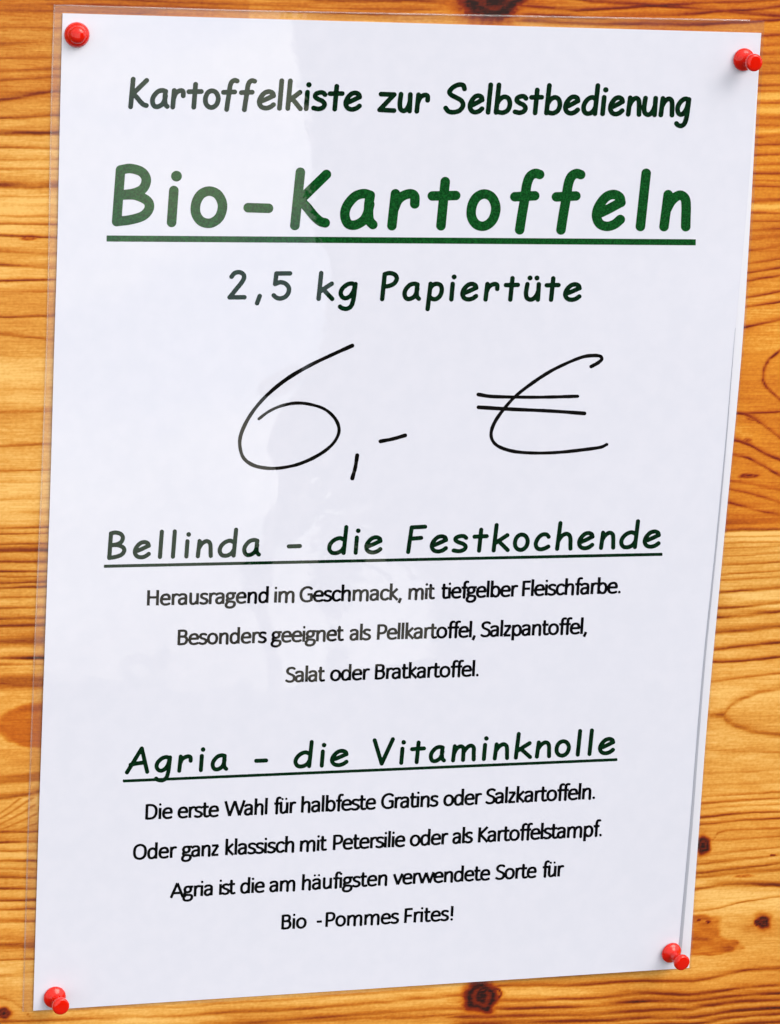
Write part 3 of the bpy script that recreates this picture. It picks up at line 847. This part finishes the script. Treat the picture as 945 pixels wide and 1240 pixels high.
# first variety
k = Ink()
round_line(k, [('B',130,153.3),('e',161,183),('l',191.5,198.7),('l',206.7,214.9),('i',223,231.7),('n',237.3,258),('d',263.8,288.7),('a',293.5,316.3),('-',347.5,366),('d',396.4,422.2),('i',427.5,437.5),('e',441.3,463.6),('F',492,517.6),('e',520.6,543),('s',547,567.3),
               ('t',572.3,592.2),('k',595.5,617.6),('o',621.3,641.8),('c',646.5,667.2),('h',672.3,693.7),('e',699,720.3),('n',725.5,745.5),('d',750,775.4),('e',778.4,800.6)],
           [(130,678.2),(316,674.6),(396,672.4),(560,669.9),(800,664.3)], 30.6, 2.55)
vh = k.build('variety_heading', INK_DARK, sign, .45, label='underlined heading reading Bellinda - die Festkochende')
underline(vh, (126, 685.7), (802.5, 671.2), 1.9, INK_DARK)
# second variety
k = Ink()
round_line(k, [('A',151.5,181),('g',186.8,208.7),('r',214.8,233.7),('i',240.3,249.3),('a',255.3,276.7),('-',308,325),('d',355.6,380.2),('i',386.8,395.8),('e',399.8,422.4),('V',451.5,478.5),('i',483,492.3),('t',496.8,516.2),('a',519.4,540.3),('m',546.4,576.6),
               ('i',582.8,592.6),('n',596.8,616.8),('k',622.4,644.6),('n',647.8,667.7),('o',671.7,691.7),('l',697.3,705.3),('l',711.3,719.8),('e',724.3,745.3)],
           [(150,938),(276,934),(380,930),(480,926.6),(560,922.8),(660,918.4),(745,914)], 28.6, 2.5)
vh = k.build('variety_heading', INK_DARK, sign, .45, label='underlined heading reading Agria - die Vitaminknolle')
underline(vh, (149, 945.8), (748, 919.8), 1.8, INK_DARK)
# body text
BODY = [
 ([('Herausragend',178,325.5),('im',332,357),('Geschmack,',362.5,487.5),('mit',494.4,527.6),('tiefgelber',532.5,627.3),('Fleischfarbe.',632,751.5)], [(178,733.4),(325,730),(483,726.6),(627,722.3),(751,718.4)], 18.7),
 ([('Besonders',215,323.5),('geeignet',327.8,417.6),('als',423,449.5),('Pellkartoffel,',456.4,576.7),('Salzpantoffel,',581.3,711)], [(215,781.2),(323,778.5),(417,775.8),(571,771.8),(707,767.6)], 18.5),
 ([('Salat',345,394.6),('oder',399.6,448.6),('Bratkartoffel.',453.8,580)], [(345,826.4),(394,825),(454,822.8),(580,818.8)], 18.3),
 ([('Die',176,209.6),('erste',215,265.5),('Wahl',271,324),('für',330,359),('halbfeste',364.5,455.6),('Gratins',461.2,531),('oder',536.6,584),('Salzkartoffeln.',587.3,720)], [(176,992.5),(265,989),(359,984.4),(455,980),(584,974),(716,967.6)], 18.5),
 ([('Oder',161,215),('ganz',219.4,266.4),('klassisch',272.7,356.7),('mit',363,397),('Petersilie',403,491),('oder',496,543.4),('als',547.4,572.8),('Kartoffelstampf.',578.7,727.8)], [(161,1041.2),(266,1036),(356,1031.8),(491,1025.2),(572,1020.6),(727,1012.6)], 18.4),
 ([('Agria',205.6,258),('ist',265.3,286),('die',290.7,321),('am',325.8,358),('häufigsten',365.4,469.3),('verwendete',475.2,593.7),('Sorte',599.2,649.8),('für',655,683.2)], [(205,1087.5),(286,1082.5),(358,1078.6),(469,1072),(593,1065.8),(683,1061)], 18.0),
 ([('Bio',340.7,371.6),('-',381.8,388.6),('Pommes',394,483.6),('Frites!',489.4,549)], [(340,1125.6),(395,1122.5),(483,1118.2),(549,1114.6)], 17.7),
]
for words, bl, cap in BODY:
    k = Ink(); sans_words(k, words, bl, cap)
    k.build('body_line', INK_BLACK, sign, .36, label='printed line reading ' + ' '.join(w for w, _, _ in words))
# the price, written by hand
k = Ink()
def pen(pts, w0, w1):
    c = catmull(pts, False, 8); n_ = len(c) - 1
    for i in range(n_):
        pr = lambda q: (w0 + (w1 - w0) * q / n_) * (1 + .07 * math.sin(q * .23 + w0 * 9) + .04 * math.sin(q * .91))
        k.seg_add(c[i], c[i + 1], pr(i), pr(i + 1))
pen([(426.9,418.5),(402.3,429.6),(375.8,442.3),(349.4,457.7),(326.9,475.4),(309.7,493.9),(297.8,512.4),(291.2,529.6),(291.4,544.2),(296.5,556.1),(309.7,564.3),(330.8,567.2),(354.7,564),(375.8,556.4),(394.3,545.5),(406.2,533.6),(410.9,520.4),(406.2,507.1),(394.3,496),(378.5,490.2),(360,488),(341.4,491.3),(325.6,498.4),(313.9,507.1)], 2.35, 1.8)
pen([(432.8,551.3),(430.5,566),(426.9,579.1)], 2.4, 2.5)
pen([(461,534.4),(476,531.5),(490.9,527.2)], 2.5, 2.2)
pen([(716,443.9),(724,439.6),(728.9,435),(727.2,431.4),(718.7,430.5),(706,432.2),(687,439.6),(665.8,450.2),(644.7,464),(625.6,478.8),(610.8,494.7),(599.2,511.6),(594.9,525.3),(598.1,535.5),(607.6,542.3),(625.6,547.1),(651,548.6),(678.5,547.6),(708.1,544.4),(727.2,541.6),(735,538.2)], 2.1, 2.0)
pen([(579.5,477.7),(598,480.2),(644.7,481),(672,480.6),(699.7,479.8)], 2.2, 1.9)
pen([(579.7,493.2),(623.5,495.7),(665.8,497.6),(708,500.6)], 2.2, 2.3)
k.build('handwritten_price', INK_PEN, sign, .45, label='black handwritten price 6,- €')

# ------------------------------------------------------------------ push pins
def lathe(profile, seg=40):
    V = []; F = []
    n_ = len(profile)
    for (r, z) in profile:
        for s in range(seg):
            a = 2 * math.pi * s / seg
            V.append((r * math.cos(a), r * math.sin(a), z))
    for i in range(n_ - 1):
        for s in range(seg):
            F.append((i * seg + s, i * seg + (s + 1) % seg, (i + 1) * seg + (s + 1) % seg, (i + 1) * seg + s))
    F.append(tuple(range(seg))[::-1]); F.append(tuple((n_ - 1) * seg + s for s in range(seg)))
    return V, F

def pin(name, base_px, top_px, grow, parts, label, top_h):
    a = on_front(np.array(base_px[0]), np.array(base_px[1]))
    b = unproject(np.array(top_px[0]), np.array(top_px[1]), -a[1] + top_h)
    a, b = Vector(a), Vector(b)
    q = (b - a).to_track_quat('Z', 'Y')
    e = bpy.data.objects.new(name, None); e.empty_display_size = .005
    COL.objects.link(e)
    e.matrix_world = M @ Matrix.LocRotScale(a, q, None)
    tag(e, label, 'push pin', 'red pins holding the notice')
    for nm, prof in parts:
        prof = [(r * grow / 1000, z / 1000) for r, z in prof]
        V, F = lathe(prof)
        o = mesh_obj(nm, V, F, RED, True)
        o.modifiers.new('edge', 'EDGE_SPLIT').split_angle = math.radians(50)
        COL.objects.link(o); o.parent = e
    return e
FL = 3.05
flange = [(FL - .35, 0.02), (FL - .08, .12), (FL, .45), (FL - .06, .85), (FL - .35, 1.25), (FL - .9, 1.62), (FL - 1.4, 2.0), (1.35, 2.5)]
grip = [(1.3, 2.3), (1.2, 3.0), (1.2, 4.2), (1.35, 5.2), (1.65, 5.9), (1.9, 6.2)]
head = [(1.88, 6.1), (2.2, 6.35), (2.3, 6.7), (2.3, 7.5), (2.2, 7.85), (1.9, 8.05), (1.2, 8.12), (.5, 8.14)]
PP = [('flange', flange), ('grip', grip), ('head', head)]
pin('push_pin', (900.2, 72), (914.3, 76.2), 1.12, PP, 'red push pin in the upper right corner of the notice', .0078)
pin('push_pin', (66.0, 1207), (74.4, 1219.4), 1.12, PP, 'red push pin at the lower left corner of the notice', .0078)
pin('push_pin', (812.4, 1153), (827.1, 1166.7), 1.12, PP, 'red push pin at the lower right corner, over the backing strip', .0078)
dome = [(3.45, 0.02), (3.55, .35), (3.45, .9), (3.15, 1.55), (2.75, 2.0), (2.45, 2.2), (2.35, 2.5), (2.1, 2.95), (1.6, 3.3), (.9, 3.5), (.3, 3.55)]
pin('push_pin', (93.2, 42.2), (94.6, 42.4), 1.0, [('flange', dome[:6]), ('head', [(2.5, 2.15)] + dome[6:])], 'red domed pin in the upper left corner of the notice', .0035)

# ------------------------------------------------------------------ the place in front of the panel (mirrored in the plastic)
def box_faces(outline, y0, y1):
    """closed outline in x, z extruded along y"""
    n_ = len(outline)
    V = [(x, y0, z) for x, z in outline] + [(x, y1, z) for x, z in outline]
    F = [tuple(range(n_))[::-1], tuple(range(n_, 2 * n_))]
    F += [(i, (i + 1) % n_, n_ + (i + 1) % n_, n_ + i) for i in range(n_)]
    return V, F
def box(x0, x1, y0, y1, z0, z1):
    return box_faces([(x0, z0), (x1, z0), (x1, z1), (x0, z1)], y0, y1)
def world_obj(name, V, F, mat, parent=None):
    o = mesh_obj(name, V, F, mat); COL.objects.link(o)
    if parent: o.parent = parent
    return o
PLASTER = plain('grey_plaster', (0.055, 0.053, 0.05), (0.085, 0.082, 0.078), 3.0)
TILE = plain('roof_tile', (0.10, 0.04, 0.03), (0.16, 0.07, 0.05), 8.0)
PANE, _nt, _b = new_mat('dark_glass'); _b.inputs['Base Color'].default_value = (.02, .025, .03, 1); _b.inputs['Roughness'].default_value = .05
FOLIAGE = plain('foliage', (0.025, 0.045, 0.015), (0.06, 0.10, 0.03), 6.0)
BARK = plain('bark', (0.06, 0.045, 0.03), (0.12, 0.09, 0.06), 12.0)

g_ = world_obj('ground', [(-900,-900,0),(900,-900,0),(900,900,0),(-900,900,0)], [(0,1,2,3)], GROUND)
tag(g_, kind='structure')
house = bpy.data.objects.new('house', None); COL.objects.link(house); house.location = (5.36, -20, 0); house.rotation_euler = (0, 0, math.radians(21))
tag(house, 'tall house mirrored dark in the right half of the glossy notice', 'house')
def hp(name, V, F, mat, parent=None):
    V = [(x - 5.36, y + 20, z) for x, y, z in V]
    return world_obj(name, V, F, mat, parent or house)
V, F = box_faces([(5.36, 0), (22, 0), (22, 13), (6.30, 13), (6.29, 6.1), (6.22, 5.70), (6.15, 5.78), (6.10, 6.2), (6.04, 7.0), (6.04, 9.5), (5.46, 9.5), (5.44, 5.6), (5.38, 4.4)], -28, -20)
hp('wall', V, F, PLASTER)
lb = []
rr = random.Random(3)
z_ = 0.6
while z_ < 9.3:
    r_ = rr.uniform(.03, .11)
    lb.append((5.36 + (.02 if z_ < 4.4 else .08) + rr.uniform(-.05, .03), -20 + rr.uniform(-.02, .08), z_, r_, .06, rr.uniform(.06, .2)))
    z_ += rr.uniform(.05, .16)
ADDED_EDGE_LEAVES = lb
V, F = box_faces([(6.2, 13.02), (22.4, 13.02), (18, 16), (10, 16)], -28.4, -19.6)
hp('roof', V, F, TILE)
for wx in (8.2, 11.4, 14.6, 17.8):
    for wz in (3.9, 7.0, 10.0):
        V, F = box(wx, wx + 1.2, -20.0, -19.94, wz, wz + 1.5)
        w_ = hp('window', V, F, PLASTER)
        V, F = box(wx + .09, wx + 1.11, -19.938, -19.93, wz + .09, wz + 1.41)
        hp('pane', V, F, PANE, w_)
def leaves(blobs, n, size):
    V = []; F = []
    rr = random.Random(7)
    for _ in range(n):
        cx, cy, cz, rx, ry, rz = rr.choice(blobs)
        while True:
            d = Vector((rr.uniform(-1, 1), rr.uniform(-1, 1), rr.uniform(-1, 1)))
            if d.length < 1: break
        c = Vector((cx + d.x * rx, cy + d.y * ry, cz + d.z * rz))
        a = Vector((rr.gauss(0, 1), rr.gauss(0, 1), rr.gauss(0, 1))).normalized() * size
        b_ = a.orthogonal().normalized() * size * .6
        k_ = len(V)
        V += [c - a, c + b_, c + a, c - b_]; F.append((k_, k_ + 1, k_ + 2, k_ + 3))
    return V, F
V, F = leaves(ADDED_EDGE_LEAVES, 2600, .035)
hp('added_edge_leaves', V, F, FOLIAGE)  # unseen leaf clumps, added to roughen the wall's mirrored outline
tree = bpy.data.objects.new('tree', None); COL.objects.link(tree); tree.location = (4.7, -19.3, 0)
tag(tree, 'slender tree beside the house, mirrored faintly behind the handwritten six', 'tree')
V, F = tube([(0, 0, 0), (-.02, 0, 1), (.02, .02, 2), (.05, 0, 2.8), (.2, 0, 3.4), (.42, 0, 4.3)], .07, 8, False)
world_obj('trunk', V, F, BARK, tree)
V, F = leaves([(0, 0, 2.6, .12, .2, .35), (.2, 0, 3.15, .16, .25, .25), (.42, 0, 3.5, .18, .25, .35), (.5, 0, 3.95, .14, .2, .4), (.46, 0, 4.4, .11, .2, .4), (.18, 0, 4.1, .07, .1, .1)], 1600, .05)
world_obj('crown', V, F, FOLIAGE, tree)
hb = []
for i in range(90):
    x = -14 + i * .215
    hb.append((x, -19.5 + random.uniform(-.2, .2), 1.05, .3, .5, 1.05 + random.uniform(-.04, .1)))
V, F = leaves(hb, 9000, .09)
core_V, core_F = box(-14, 5.2, -19.8, -19.2, 0, 1.95)
k_ = len(V); V += core_V; F += [tuple(q + k_ for q in f_) for f_ in core_F]
hd = world_obj('hedge', V, F, FOLIAGE)
tag(hd, 'long low hedge mirrored along the lower left of the notice', 'hedge')
